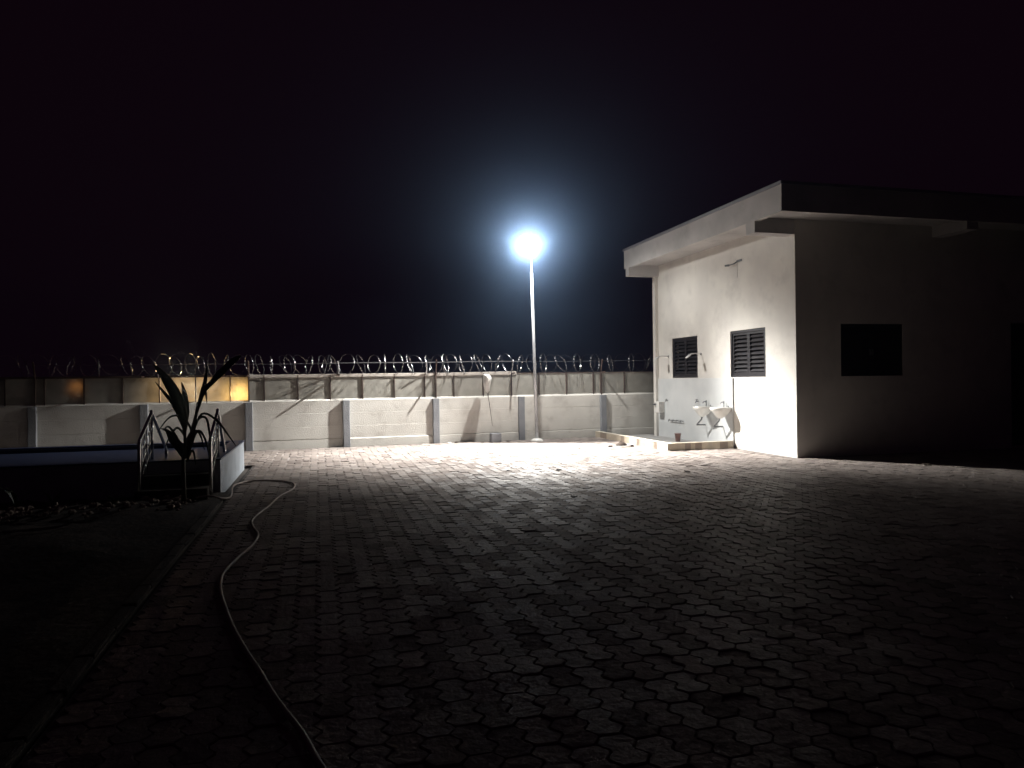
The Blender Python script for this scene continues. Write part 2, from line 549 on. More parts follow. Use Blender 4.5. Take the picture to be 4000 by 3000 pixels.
POSTX = [-8.24, -7.455, -6.673, -5.915, -5.133, -4.35, -3.575, -2.801, -2.033, -1.262, -0.475, 0.302, 1.094, 1.901, 2.69, 3.465, 4.266, 5.053, 5.844, 6.648, 7.456, 8.421, 9.364]
SH_Y = 0.062  # face of the sheets, in the wall's frame
for i in range(len(POSTX) - 1):
    a, b_ = fx(POSTX[i]) + 0.014, fx(POSTX[i + 1]) - 0.014
    yo = random.uniform(-.004, .004)
    top = 1.795 + random.uniform(-.006, .006)
    MB().box(a, b_, SH_Y + yo, SH_Y + yo + 0.006, 1.19, top).build("sheet", M_SHEET, wall)
for X in POSTX:
    thick = 0.019 if X not in (-5.133, 1.094, 5.053, 6.648) else 0.030
    MB().box(-thick / 2, thick / 2, SH_Y - 0.036, SH_Y + 0.028, 1.165, 1.81).build("post", M_POST, wall, loc=(fx(X), 0, 0))
for X in (-6.098, -1.618, 2.98, 7.691):
    m_ = MB().box(-0.015, 0.015, SH_Y - 0.05, SH_Y + 0.01, 1.165, 1.83)
    m_.tube([(0, SH_Y - .03, 1.80), (0, SH_Y - .06, 1.95), (0.0, SH_Y - .14, 2.16)], 0.02, 6)
    m_.build("post", M_POST, wall, loc=(fx(X), 0, 0))
# solid backing column where the warm light stops
MB().box(-0.04, 0.04, SH_Y + 0.03, SH_Y + 0.55, -0.05, 1.85).build("buttress", M_CONC, wall, loc=(fx(-1.58), 0, 0))
# slanting wire arms, galvanised
for X in (-3.9, -1.62, 0.52, 2.97, 5.06, 7.70):
    MB().tube([(0, SH_Y, 1.79), (-.02, SH_Y - .34, 1.80)], 0.021, 8).build("wire_bracket", M_POST, wall, loc=(fx(X), 0, 0))
for X, s in ((0.5, 1.0), (5.05, 1.0), (2.72, 0.8), (-3.6, 1.0)):
    MB().tube([(0, SH_Y - .02, 1.78), (0.01 * s, SH_Y - .10, 1.95), (-0.03, SH_Y - .30 * s, 2.14)], 0.013, 6).build("wire_arm", M_GALV, wall, loc=(fx(X), 0, 0))
# coping boards
for xa, xb, tilt in ((-8.4, -5.2, 0), (-5.19, -1.66, 0), (-1.60, 0.72, 0.0), (0.73, 2.96, 0.004), (2.965, 5.2, 0.012)):
    w = 0.052 if xa > -2 else 0.022
    m_ = MB()
    for q in range(1):
        m_.add([(xa, SH_Y - .032, 1.80 - w), (xb, SH_Y - .032, 1.80 - w + tilt), (xb, SH_Y + .03, 1.80 - w + tilt), (xa, SH_Y + .03, 1.80 - w),
                (xa, SH_Y - .032, 1.826), (xb, SH_Y - .032, 1.826 + tilt * 2), (xb, SH_Y + .03, 1.826 + tilt * 2), (xa, SH_Y + .03, 1.826)],
               [(0, 3, 2, 1), (4, 5, 6, 7), (0, 1, 5, 4), (1, 2, 6, 5), (2, 3, 7, 6), (3, 0, 4, 7)])
    m_.build("coping_board", M_COPE if xa > -2 else M_POST, wall, bevel=0.006)
MB().box(5.22, 9.7, SH_Y - .02, SH_Y + .02, 1.795, 1.812).build("top_rail", M_POST, wall)

# razor wire coil
coil = thing("razor_wire", "coil of razor wire with loose open loops running along the top of the boundary wall", "razor wire", (0, 18.6, 0), FROT)
loop_meshes = []
for q in range(6):
    rr = random.Random(70 + q)
    m_ = MB()
    n_ = 36
    rx = 0.245 * rr.uniform(.94, 1.06)
    pinch = rr.uniform(0.0, 0.55)
    sway = rr.uniform(-.05, .05)
    pts = []
    for k in range(n_):
        a = 2 * math.pi * k / n_ - math.pi / 2
        z = rx * math.sin(a)
        wd = rx * 0.98 * math.cos(a) * (1 - pinch * max(0, -math.sin(a)) ** 1.5 * .6)
        pts.append(Vector((sway * math.sin(a) + 0.05 * math.cos(a) * rr.uniform(.6, 1.2), wd, z)))
    vs, fs = [], []
    for k, p in enumerate(pts):
        rad = Vector((0, p.y, p.z)).normalized()
        hw = 0.0042
        vs += [p + Vector((hw, 0, 0)), p + rad * 0.0022, p - Vector((hw, 0, 0)), p - rad * 0.0022]
    for k in range(n_):
        k2 = (k + 1) % n_
        for e in range(4):
            fs.append((k * 4 + e, k * 4 + (e + 1) % 4, k2 * 4 + (e + 1) % 4, k2 * 4 + e))
    m_.add(vs, fs)
    for k in range(0, n_, 2):      # blades
        p, t = pts[k], (pts[(k + 1) % n_] - pts[k - 1]).normalized()
        rad = Vector((0, p.y, p.z)).normalized()
        for sgn in (-1, 1):
            c0 = p + Vector((sgn * 0.0042, 0, 0))
            m_.add([c0 - t * .011, c0 + t * .011, c0 + t * .020 + Vector((sgn * .009, 0, 0)), c0 - t * .020 + Vector((sgn * .009, 0, 0)), c0 + rad * .0016],
                   [(0, 1, 2, 3), (0, 4, 1), (1, 4, 2), (2, 4, 3), (3, 4, 0)])
    loop_meshes.append(m_.mesh("wire_loop", M_WIRE))
x = -8.3
k = 0
while x < 9.55:
    yaw = (0.62 if k % 2 else -0.42) + random.gauss(0, 0.22)
    h = 2.062 + random.gauss(0, 0.012)
    place("wire_loop", loop_meshes[random.randrange(6)], coil, (x, SH_Y - 0.085 + random.gauss(0, .02), h), (random.gauss(0, .10), random.gauss(0, .10), yaw),
          (1, 1, random.uniform(.92, 1.05)))
    x += random.uniform(0.21, 0.36) if random.random() > .10 else random.uniform(.08, .14)
    k += 1
pts = [(X, SH_Y - 0.06, 2.085 + 0.03 * min(1, max(0, (X + 1) / 5)) + 0.006 * math.sin(X * 1.7)) for X in np.arange(-8.3, 9.6, 0.3)]
m_ = MB()
vs = []
for p in pts:
    hh = 0.009 if 0.3 < p[0] < 5.3 else 0.004
    vs += [(p[0], p[1] - .002, p[2] - hh), (p[0], p[1] - .002, p[2] + hh), (p[0], p[1] + .002, p[2] + hh), (p[0], p[1] + .002, p[2] - hh)]
fs = [(0, 1, 2, 3), tuple(len(vs) - 1 - k for k in range(4))]
for i in range(len(pts) - 1):
    for e in range(4):
        fs.append((i * 4 + e, i * 4 + 4 + e, i * 4 + 4 + (e + 1) % 4, i * 4 + (e + 1) % 4))
m_.add(vs, fs)
m_.build("tension_strip", M_STRIP, coil)

# ------------------------------------------------------------------ house
X0, Y0, YF = 9.108, 12.322, 18.40
XR = 20.0
ZS = 4.70
house = thing("house", "pale plastered flat roofed house with dark louvred windows and a deep overhanging roof edge", "house", (X0, Y0, 0))
HX, HY = X0, Y0


def L3(x, y, z):
    return (x - HX, y - HY, z)


def wall_with_holes(u0, u1, z0, z1, holes, to3, thick, name):
    """a slab of wall with real openings; to3(u, depth, z) gives the point"""
    us = sorted({u0, u1, *[h[0] for h in holes], *[h[1] for h in holes]})
    zs = sorted({z0, z1, *[h[2] for h in holes], *[h[3] for h in holes]})
    m_ = MB()

    def solid(i, j):
        if i < 0 or j < 0 or i >= len(us) - 1 or j >= len(zs) - 1:
            return False
        uc, zc = (us[i] + us[i + 1]) / 2, (zs[j] + zs[j + 1]) / 2
        return not any(h[0] < uc < h[1] and h[2] < zc < h[3] for h in holes)
    for i in range(len(us) - 1):
        for j in range(len(zs) - 1):
            if not solid(i, j):
                continue
            a, b2, c, d = us[i], us[i + 1], zs[j], zs[j + 1]
            m_.add([to3(a, 0, c), to3(b2, 0, c), to3(b2, 0, d), to3(a, 0, d)], [(0, 1, 2, 3)])
            m_.add([to3(a, thick, c), to3(b2, thick, c), to3(b2, thick, d), to3(a, thick, d)], [(3, 2, 1, 0)])
            for di, dj, e in ((-1, 0, ((a, c), (a, d))), (1, 0, ((b2, c), (b2, d))), (0, -1, ((a, c), (b2, c))), (0, 1, ((a, d), (b2, d)))):
                if not solid(i + di, j + dj):
                    p, q2 = e
                    m_.add([to3(p[0], 0, p[1]), to3(q2[0], 0, q2[1]), to3(q2[0], thick, q2[1]), to3(p[0], thick, p[1])], [(0, 1, 2, 3)])
    me = m_.build(name, M_WALL, house)
    return me


WIN = [(16.147, 17.470), (13.325, 14.668)]
ZW0, ZW1 = 1.606, 2.652
wall_with_holes(Y0, YF, -0.1, ZS, [(a, b2, ZW0, ZW1) for a, b2 in WIN], lambda u, d, z: L3(X0 + d, u, z), 0.2, "wall")
FW = (10.153, 11.653, 1.592, 2.651)
wall_with_holes(X0 + 0.2, XR, -0.1, ZS, [FW, (14.49, 15.6, 0.02, 2.69)], lambda u, d, z: L3(u, Y0 + d, z), 0.2, "wall")
# back and right walls close the box
MB().box(*[v for p in ((X0 + .2 - HX, XR - HX), (YF - .2 - HY, YF - HY), (-.1, ZS)) for v in p]).build("wall", M_WALL, house)
MB().box(XR - .2 - HX, XR - HX, .2, YF - .2 - HY, -.1, ZS).build("wall", M_WALL, house)
# corner pilaster at the far end of the lit wall
MB().box(-0.10, -0.002, 18.262 - HY, YF + 0.003 - HY, 0.0, 4.402).build("pilaster", M_WALL, house, bevel=0.006)
# tiled dado
MB().box(-0.030, -0.002, 14.55 - HY, 18.26 - HY, 0.0, 1.590).build("dado_panel", M_DADO, house, bevel=0.003)
# beams under the roof
MB().box(8.215 - HX, -0.003, 0.0, 0.30, 4.405, ZS - .003).build("beam", M_ROOF, house)
MB().box(8.215 - HX, -0.003, YF - .20 - HY, YF - HY, 4.405, ZS - .003).build("beam", M_ROOF, house)
MB().box(12.424 - HX, 12.70 - HX, 11.475 - HY, -0.003, 4.465, ZS - .003).build("beam", M_ROOF, house)
# roof: soffit slab, fascia band, metal cap
roof = MB().box(8.20 - HX + .02, 21.5 - HX, 11.46 - HY + .02, 18.47 - HY - .02, ZS, ZS + .16).build("roof", M_ROOF, house)
zt, zc = 5.115, 5.172
m_ = MB().box(8.20 - HX, 8.20 - HX + .12, 11.46 - HY, 18.47 - HY, ZS - .075, zt)
m_.box(8.20 - HX + .12, 21.5 - HX, 11.46 - HY, 11.46 - HY + .12, ZS - .075, zt)
m_.box(8.20 - HX + .12, 21.5 - HX, 18.47 - HY - .12, 18.47 - HY, ZS - .075, zt)
m_.build("fascia", M_ROOF, roof)
m_ = MB().box(8.17 - HX, 8.36 - HX, 11.43 - HY, 18.50 - HY, zt, zc)
m_.box(8.36 - HX, 21.5 - HX, 11.43 - HY, 11.62 - HY, zt, zc)
m_.build("roof_cap", M_CAP, roof)


def shutter_window(to3, w, h, nslat=9, louvre=True):
    """to3(u, d, z): u across from 0 to w, d depth into the wall, z up from 0 to h"""
    win = MB()

    def bx(m2, u0, u1, d0, d1, z0, z1):
        P = [to3(u, d, z) for z in (z0, z1) for d in (d0, d1) for u in (u0, u1)]
        m2.add(P, [(0, 1, 3, 2), (4, 6, 7, 5), (0, 4, 5, 1), (2, 3, 7, 6), (0, 2, 6, 4), (1, 5, 7, 3)])
    fw = 0.055
    d0, d1 = 0.012, 0.085
    bx(win, 0.002, fw, d0, d1, 0.002, h - .002)
    bx(win, w - fw, w - .002, d0, d1, 0.002, h - .002)
    bx(win, fw, w - fw, d0, d1, 0.002, fw)
    bx(win, fw, w - fw, d0, d1, h - fw, h - .002)
    bx(win, fw, w - fw, 0.16, 0.19, fw, h - fw)
    wo = win.build("window", M_SHUT, house)
    lw = (w - 2 * fw) / 2
    sw = 0.05
    for s in range(2):
        a = fw + s * lw
        lf = MB()
        e0, e1 = 0.030, 0.070
        g2 = 0.004
        bx(lf, a + g2, a + sw, e0, e1, fw + g2, h - fw - g2)
        bx(lf, a + lw - sw, a + lw - g2, e0, e1, fw + g2, h - fw - g2)
        bx(lf, a + sw, a + lw - sw, e0, e1, fw + g2, fw + sw)
        bx(lf, a + sw, a + lw - sw, e0, e1, h - fw - sw, h - fw - g2)
        if not louvre:
            bx(lf, a + sw, a + lw - sw, 0.048, 0.054, fw + sw, h - fw - sw)
        lf.build("window_leaf", M_SHUT, wo)
        if louvre:
            zz0, zz1 = fw + sw, h - fw - sw
            st = (zz1 - zz0) / nslat
            for q in range(nslat):
                zc_ = zz0 + st * (q + .5)
                sl = MB()
                hh = st * 0.60
                prof = [(0.024, zc_ - hh * .52), (0.030, zc_ - hh * .58), (0.088, zc_ + hh * .46), (0.082, zc_ + hh * .52)]
                A = [to3(a + sw + .002, d, z) for d, z in prof]
                B = [to3(a + lw - sw - .002, d, z) for d, z in prof]
                sl.add(A + B, [(0, 1, 2, 3), (7, 6, 5, 4)] + [(i, 4 + i, 4 + (i + 1) % 4, (i + 1) % 4) for i in range(4)])
                sl.build("slat", M_SHUT, wo)
        else:
            hd = MB()
            bx(hd, a + (lw - .04 if s == 0 else .015), a + (lw - .015 if s == 0 else .04), 0.008, 0.030, h * .40, h * .52)
            hd.build("handle", M_TAP, wo)
    return wo


for a, b2 in WIN:
    w_ = shutter_window(lambda u, d, z, b2=b2: L3(X0 + d, b2 - u, ZW0 + z), b2 - a, ZW1 - ZW0)
w_ = shutter_window(lambda u, d, z: L3(FW[0] + u, Y0 + d, FW[2] + z), FW[1] - FW[0], FW[3] - FW[2], louvre=False)
door = MB().box(14.50 - HX, 15.59 - HX, 0.10, 0.145, 0.03, 2.68).build("door", M_SHUT, house)
MB().box(14.62 - HX, 14.66 - HX, 0.06, 0.10, 0.98, 1.12).build("handle", M_TAP, door)

# wall fittings that are screwed to the lit wall
br = thing("wall_bracket", "small broken dark lamp bracket high on the lit house wall below the roof", "bracket", (X0, 14.24, 4.06))
MB().box(-0.012, -0.002, -0.09, 0.12, 0.115, 0.165).build("back_plate", M_PIPE, br)
MB().tube([(-0.01, 0.10, 0.13), (-0.07, 0.13, 0.085), (-0.10, 0.30, 0.075)], 0.016, 6).build("arm", M_PIPE, br)
MB().tube([(-0.10, 0.28, 0.075), (-0.105, 0.42, 0.085)], 0.024, 8).build("lamp_holder", M_PIPE, br)
MB().tube([(-0.008, 0.10, 0.12), (-0.008, 0.09, -0.05), (-0.008, 0.10, -0.22)], 0.004, 5).build("wire", M_CONC, br)

box_t = thing("meter_box", "white meter box with a dark tap knob beside the house's far corner pilaster", "meter box", (X0 - .03, 18.00, 0.67))
MB().box(-0.17, -0.002, -0.11, 0.16, 0.0, 0.30).build("casing", M_WHITE, box_t, bevel=0.012)
MB().lathe([(0.02, 0), (0.045, .01), (0.045, .04), (0.02, .05)], n=12).build("knob", M_PIPE, box_t, loc=(-0.20, 0.10, 0.20))


def shower(y, lab):
    t = thing("wall_shower", lab, "shower", (X0, y, 2.19), group="outdoor showers on the lit wall")
    MB().lathe([(0.03, 0), (0.03, .012), (0.018, .02)], n=14).build("flange", M_TAP, t).rotation_euler = (0, -math.pi / 2, 0)
    MB().tube(smooth_path([(-0.01, 0, 0), (-0.18, 0, 0.012), (-0.29, 0.0, 0.0), (-0.335, 0.0, -0.03)], 4), 0.011, 8).build("arm", M_SHOW, t, smooth=True)
    m2 = MB().box(-0.075, 0.075, -0.05, 0.05, -0.011, 0.011)
    h = m2.build("shower_head", M_SHOW, t, bevel=0.005, loc=(-0.345, 0.0, -0.052))
    h.rotation_euler = (0, R(-36), R(6))
    return t


shower(15.98, "wall shower arm in front of the left louvred window's right edge")
shower(17.69, "wall shower arm left of the left louvred window, by the corner pilaster")


def basin(y, lab):
    t = thing("wash_basin", lab, "basin", (X0 - 0.03, y, 0.0), group="white wash basins on the lit wall")
    m2 = MB()
    n_ = 28
    rings = []

    def ring(sx, sy, z, cx):
        out = []
        for k2 in range(n_):
            a = 2 * math.pi * k2 / n_
            px, py = math.cos(a), math.sin(a)
            # rounded towards the room, square against the wall
            px2 = px * sx if px < 0 else px * sx * 1.0
            py2 = py * sy
            if px > 0:
                k3 = max(abs(px), abs(py))
                px2, py2 = sx * px / k3, sy * py / k3
            out.append((min(cx + px2, -0.003), py2, z))
        return out
    spec = [(0.035, 0.035, 0.665, -.20), (0.075, 0.075, 0.695, -.195), (0.125, 0.135, 0.75, -.19), (0.17, 0.185, 0.815, -.19), (0.205, 0.222, 0.875, -.205), (0.205, 0.225, 0.915, -.205),
            (0.19, 0.22, 0.918, -.205), (0.16, 0.19, 0.90, -.205), (0.10, 0.12, 0.82, -.20), (0.02, 0.02, 0.80, -.20)]
    rings = [ring(*s) for s in spec]
    vs = [p for r_ in rings for p in r_]
    fs = []
    for i in range(len(rings) - 1):
        for k2 in range(n_):
            fs.append((i * n_ + k2, i * n_ + (k2 + 1) % n_, (i + 1) * n_ + (k2 + 1) % n_, (i + 1) * n_ + k2))
    fs.append(tuple(range(n_))[::-1])
    fs.append(tuple(range((len(rings) - 1) * n_, len(rings) * n_)))
    m2.add(vs, fs).build("bowl", M_CERA, t, smooth=True)
    MB().tube([(-.20, 0, .67), (-.20, .02, .61), (-.215, 0.19, 0.49), (-.215, 0.20, .455)], [.022, .018, .018, .026], 10).build("waste_pipe", M_PIPE, t, smooth=True)
    MB().tube([(-.215, 0.20, .468), (-.10, 0.195, .462), (-.004, 0.19, .462)], .017, 8).build("drain_pipe", M_PIPE, t)
    tap = MB().tube(smooth_path([(-.05, 0.06, .915), (-.05, 0.06, 1.0), (-.08, 0.055, 1.035), (-.13, 0.05, 1.02), (-.145, 0.05, .99)], 4), .011, 8)
    tap.tube([(-.05, 0.06, 1.0), (-.05, 0.06, 1.06)], .016, 8)
    tap.build("tap", M_TAP, t, smooth=True)
    MB().tube([(-.04, -0.12, .915), (-.04, -.12, .955)], .012, 8).build("stopper", M_TAP, t)
    return t


basin(15.57, "white wash basin nearer the clay red bucket, left of the pair")
basin(14.785, "white wash basin at the right edge of the pale tiled panel")


def wall_tap(y, z, lab):
    t = thing("wall_tap", lab, "tap", (X0 - 0.03, y, z), group="small taps on the tiled panel")
    MB().tube([(-.003, 0, 0), (-.07, 0, 0), (-.085, 0, -.04)], .012, 8).build("spout", M_TAP, t)
    MB().tube([(-.05, 0, 0.005), (-.05, 0, .04)], .008, 8).build("stem", M_TAP, t)
    MB().box(-.085, -.015, -.008, .008, .036, .05).build("handle", M_TAP, t)


wall_tap(16.08, 1.02, "small dark tap on the tiled wall above the first basin's left end")
wall_tap(17.70, 1.00, "small dark tap on the tiled wall beside the white meter box")

rail_t = thing("foot_tap_rail", "low pipe with four small taps above the clay red bucket", "taps", (X0 - 0.03, 17.15, 0.49))
MB().tube([(-.05, -.33, 0), (-.05, .42, 0)], .012, 8).build("supply_pipe", M_TAP, rail_t)
tp = MB().tube([(-.05, 0, 0), (-.09, 0, .0), (-.10, 0, -.035)], .010, 8)
tp.tube([(-.075, 0, 0), (-.075, 0, .03)], .012, 8)
tp.tube([(-.05, 0, 0), (-.003, 0, 0)], .010, 8)
tp = tp.build("tap", M_TAP, rail_t, loc=(0, -.30, 0))
for yy in (-.08, .13, .34):
    o = tp.copy()
    COL.objects.link(o)
    o.location = (0, yy, 0)

# wash slab with tiled kerb
slab = thing("wash_tray", "low washing tray with beige and brown tiled kerb below the basins", "washing tray", (7.447, 14.54, 0))
SX = X0 - 7.447
MB().box(0.105, SX - .033, 0.10, 4.33, 0.0, 0.018).build("tray_floor", M_CONC, slab)
m_ = MB().box(0.015, 0.104, 0.015, 4.33, 0.0, 0.148)
m_.box(0.104, SX - .033, 0.015, 0.099, 0.0, 0.148)
m_.build("kerb", M_CONC, slab)
random.seed(4)
y = 0.0
pal = [M_TILE_C, M_TILE_B, M_TILE_A, M_TILE_A, M_TILE_B, M_TILE_C, M_TILE_A, M_TILE_B, M_TILE_A, M_TILE_A, M_TILE_B, M_TILE_B, M_TILE_A]
wds = [.52, .18, .42, .34, .17, .42, .3, .22, .6, .35, .2, .24, .5]
for m2, w_ in zip(pal, wds):
    if y > 4.2:
        break
    w_ = min(w_, 4.32 - y)
    MB().box(-0.006, 0.014, y + .002, y + w_ - .002, 0.0, 0.150).build("kerb_tile", m2, slab)
    y += w_
x = 0.016
for m2, w_ in zip([M_TILE_A, M_TILE_B, M_TILE_A, M_TILE_B, M_TILE_A, M_TILE_A, M_TILE_B, M_TILE_A], [.40, .14, .11, .16, .30, .16, .20, .3]):
    w_ = min(w_, SX - .034 - x)
    if w_ <= 0.01:
        break
    MB().box(x + .002, x + w_ - .002, -0.006, 0.014, 0.0, 0.150).build("kerb_tile", m2, slab)
    x += w_
MB().box(-0.010, 0.11, -0.010, 4.33, 0.152, 0.162).build("kerb_capping", M_TILE_C, slab, bevel=.003)
MB().box(0.112, SX - .034, -0.010, 0.10, 0.152, 0.162).build("kerb_capping", M_TILE_A, slab, bevel=.003)

# clay red bucket on the slab
bk = thing("bucket", "small clay red bucket standing in the washing tray below the foot taps", "bucket", (8.645, 16.35, 0.019))
MB().lathe([(.056, 0), (.076, .19), (.085, .193), (.085, .208), (.074, .208), (.072, .19), (.052, .01)], n=24, caps=False).build("bucket_body", M_BUCKET, bk, smooth=True)
MB().lathe([(.047, .002), (.001, .002)], n=24, caps=False).build("bucket_floor", M_BUCKET, bk)

# ------------------------------------------------------------------ lamp
BASE = Vector((5.56, 18.26, 0))
TOP = Vector((5.475, 18.28, 4.45))
lamp = thing("street_lamp", "tall slim street lamp with blazing white head in front of the boundary wall", "street lamp", tuple(BASE))
MB().lathe([(.001, .075), (.06, .072), (.13, .05), (.165, .02), (.17, -.03)], n=24, caps=False).build("footing", M_CERA, lamp, smooth=True)
MB().tube([(0, 0, 0.02), tuple((TOP - BASE) * .5), tuple(TOP - BASE)], [.045, .040, .034], 16).build("pole", M_GALV, lamp, smooth=True)
az = R(-112)
D2 = Vector((math.cos(az), math.sin(az), 0))
HEAD = TOP + D2 * 0.62 + Vector((0, 0, 0.66))
tl = TOP - BASE
MB().tube(smooth_path([tuple(tl - Vector((0, 0, .12))), tuple(tl + Vector((0, 0, .16))), tuple(tl + D2 * .10 + Vector((0, 0, .46))), tuple(tl + D2 * .36 + Vector((0, 0, .62)))], 5), .026, 12).build("arm", M_GALV, lamp, smooth=True)
hm = MB()
hl, hw, ht = .34, .21, .035
hm.add([(-hl, -hw * .8, -ht * .4), (hl, -hw, -ht * .4), (hl, hw, -ht * .4), (-hl, hw * .8, -ht * .4), (-hl, -hw * .8, ht), (hl, -hw, ht), (hl, hw, ht), (-hl, hw * .8, ht)],
       [(0, 3, 2, 1), (4, 5, 6, 7), (0, 1, 5, 4), (1, 2, 6, 5), (2, 3, 7, 6), (3, 0, 4, 7)])
hrot = (0, R(-12), az)
hd = hm.build("lamp_housing", M_GALV, lamp, bevel=.012, loc=tuple(HEAD - BASE))
hd.rotation_euler = hrot
MB().box(-hl * .9, hl * .9, -hw * .75, hw * .75, ht + .001, ht + .006).build("solar_panel", M_SOLAR, hd)
MB().lathe([(.001, -.085), (.08, -.082), (.14, -.068), (.17, -.045), (.175, -.016)], n=28, sx=1.75, sy=1.12, caps=False).build("led_lens", M_LED, hd, smooth=True)

# photometric distribution of the luminaire: two wide side lobes, a softer centre, cut off towards the yard
ST = -112.0


def cand(th, azd):
    phi = (azd - ST + 180) % 360 - 180
    street = math.cos(R(phi))
    k = min(1.0, max(0.0, (street + 0.30 - max(0.0, (th - 26) / 55.0)) / 0.7))
    k = k * k * (3 - 2 * k)
    v = (46 * math.exp(-(th / 46.0) ** 4) + 26 * math.exp(-((th - 42) / 13) ** 2)) * (1 - k) + 440 * k * math.exp(-(th / 53.3) ** 11)
    # side lobe towards the house corner
    d1 = (phi - 60 + 180) % 360 - 180
    v += 340 * math.exp(-((th - 54) / (12.0 if th < 54 else 11.0)) ** 2) * math.exp(-(d1 / 14) ** 2)
    # side lobe along the wall
    d2 = (phi + 67 + 180) % 360 - 180
    az2 = math.exp(-(d2 / 27) ** 2)
    v += 275 * math.exp(-((th - 51) / (14.0 if th < 51 else 8.0)) ** 2) * az2
    v += 185 * math.exp(-((th - 65) / 6.5) ** 2) * az2 / (1 + math.exp((th - 72.5) / 1.2))
    v += 1.2 * math.exp(-((th - 57) / 8) ** 2) + 17 * math.exp(-((th - 60) / 6) ** 2) * math.exp(-((phi - 8) / 26) ** 2)
    d3 = (phi - 92 + 180) % 360 - 180
    v += 21 * math.exp(-((th - 70) / 12) ** 2) * math.exp(-(d3 / 36) ** 2)
    v += 34 * math.exp(-((th - 86) / 7.5) ** 2) * max(0.0, street) ** 2
    if th > 83:
        v += 2.2
    return max(v, 0.0)


vang = list(range(0, 181, 3))
hang = list(range(0, 361, 6))
vals = []
for h in hang:
    a = 270 - h
    vals.append(" ".join("%.2f" % cand(t, a) for t in vang))
ies = "IESNA:LM-63-2002\nTILT=NONE\n1 -1 1.0 %d %d 1 2 0 0 0\n1 1 0\n%s\n%s\n%s\n" % (
    len(vang), len(hang), " ".join(map(str, vang)), " ".join(map(str, hang)), "\n".join(vals))
txt = bpy.data.texts.new("lamp_photometry")
txt.write(ies)
ld = bpy.data.lights.new("lamp_light", 'POINT')
ld.energy = 1.0
ld.color = (1.0, 0.985, 0.935)
ld.shadow_soft_size = 0.06
ld.use_nodes = True
ln = ld.node_tree
em = ln.nodes["Emission"]
ie = ln.nodes.new("ShaderNodeTexIES")
ie.mode = 'INTERNAL'
ie.ies = txt
ie.inputs["Strength"].default_value = 1.0
mul = ln.nodes.new("ShaderNodeMath")
mul.operation = 'MULTIPLY'
mul.inputs[1].default_value = 490.0
ln.links.new(ie.outputs["Fac"], mul.inputs[0])
ln.links.new(mul.outputs[0], em.inputs["Strength"])
lo = bpy.data.objects.new("lamp_light", ld)
COL.objects.link(lo)
lo.parent = lamp
lo.location = tuple(HEAD - BASE + Vector((0, 0, -.125)))

# warm shaded lamps behind the fibre sheets, shining on their backs
for X, z, e, c, off, ang in ((-1.83, 1.36, 270.0, (1.0, 0.62, 0.22), .33, 135), (-5.30, 1.60, 6.0, (1.0, 0.42, 0.12), .18, 125), (-2.9, 1.45, 650.0, (1.0, .68, .36), 1.05, 110)):
    l2 = bpy.data.lights.new("warm_light", 'SPOT')
    l2.energy = e
    l2.color = c
    l2.shadow_soft_size = 0.05
    l2.spot_size = R(ang)
    l2.spot_blend = 0.7
    q = bpy.data.objects.new("warm_light", l2)
    COL.objects.link(q)
    q.location = (X, 18.6 + 0.0477 * X + SH_Y + off, z)
    q.rotation_euler = (R(-84), 0, 0)

# ------------------------------------------------------------------ raised pool with rails
pool = thing("raised_pool", "raised empty pool with pale outer wall and dark blue inside", "pool", (-1.40, 11.35, 0))
PL, PDp, ph, pt = 8.6, 3.5, 0.49, 0.22
m_ = MB().box(-pt, 0, 0, PDp, -.05, ph)
m_.box(-PL, -pt, 0, pt, -.05, ph)
m_.box(-PL, -pt, PDp - pt, PDp, -.05, ph)
m_.box(-PL, -PL + pt, pt, PDp - pt, -.05, ph)
m_.build("pool_wall", M_POOLW, pool)
m_ = MB()
a0, a1, b0, b1 = -PL + pt + .003, -pt - .003, pt + .003, PDp - pt - .003
th_ = .012
m_.box(a0, a1, b1 - th_, b1, .432, ph - .01)
m_.box(a0, a1, b0, b0 + th_, .432, ph - .01)
m_.box(a1 - th_, a1, b0 + th_, b1 - th_, .432, ph - .01)
m_.box(a0, a1, b0, b1, .03, .43)
m_.build("pool_lining", M_POOLB, pool)
m_ = MB().box(-PL, .015, -.015, pt + .01, ph + .003, ph + .028)
m_.box(-pt - .01, .015, pt + .012, PDp - pt - .012, ph + .003, ph + .028)
m_.box(-PL, .015, PDp - pt - .01, PDp + .015, ph + .003, ph + .028)
m_.build("coping", M_POOLB, pool, bevel=.006)
# two steps on the near side
for k, (d, h) in enumerate(((.60, .17), (.30, .34))):
    MB().box(-1.02, -0.10, -d, -d + .298 if k == 0 else -.003, -.05, h).build("step", M_KERB, pool, bevel=.01)


def handrail(x, lab, yn, yu, yf):
    t = thing("handrail", lab, "handrail", (x, yu, 0), group="stainless rails over the pool steps")
    top = 1.19
    dn, df = yn - yu, yf - yu
    MB().tube(smooth_path([(0, dn, .03), (0, dn, .74), (0, dn + .03, .82), (0, dn + .10, .88), (0, -.06, 1.175), (0, 0, top), (0, .06, 1.175), (0, df - .05, .62), (0, df, .50), (0, df, .10)], 5), .024, 12).build("top_tube", M_CHROME, t, smooth=True)
    MB().tube([(0, 0, top - .02), (0, 0, .51)], .021, 10).build("post", M_CHROME, t, smooth=True)
    for q in range(1, 5):
        f = q / 5.0
        MB().tube([(0, dn * (1 - f), .10 + .45 * f), (0, dn * (1 - f), .86 + .30 * f)], .009, 8).build("bar", M_CHROME, t, smooth=True)
    for off in (.17, .34, .50):
        MB().tube([(0, dn + .01, .82 - off), (0, -.01, 1.17 - off)], .009, 8).build("rail", M_CHROME, t, smooth=True)


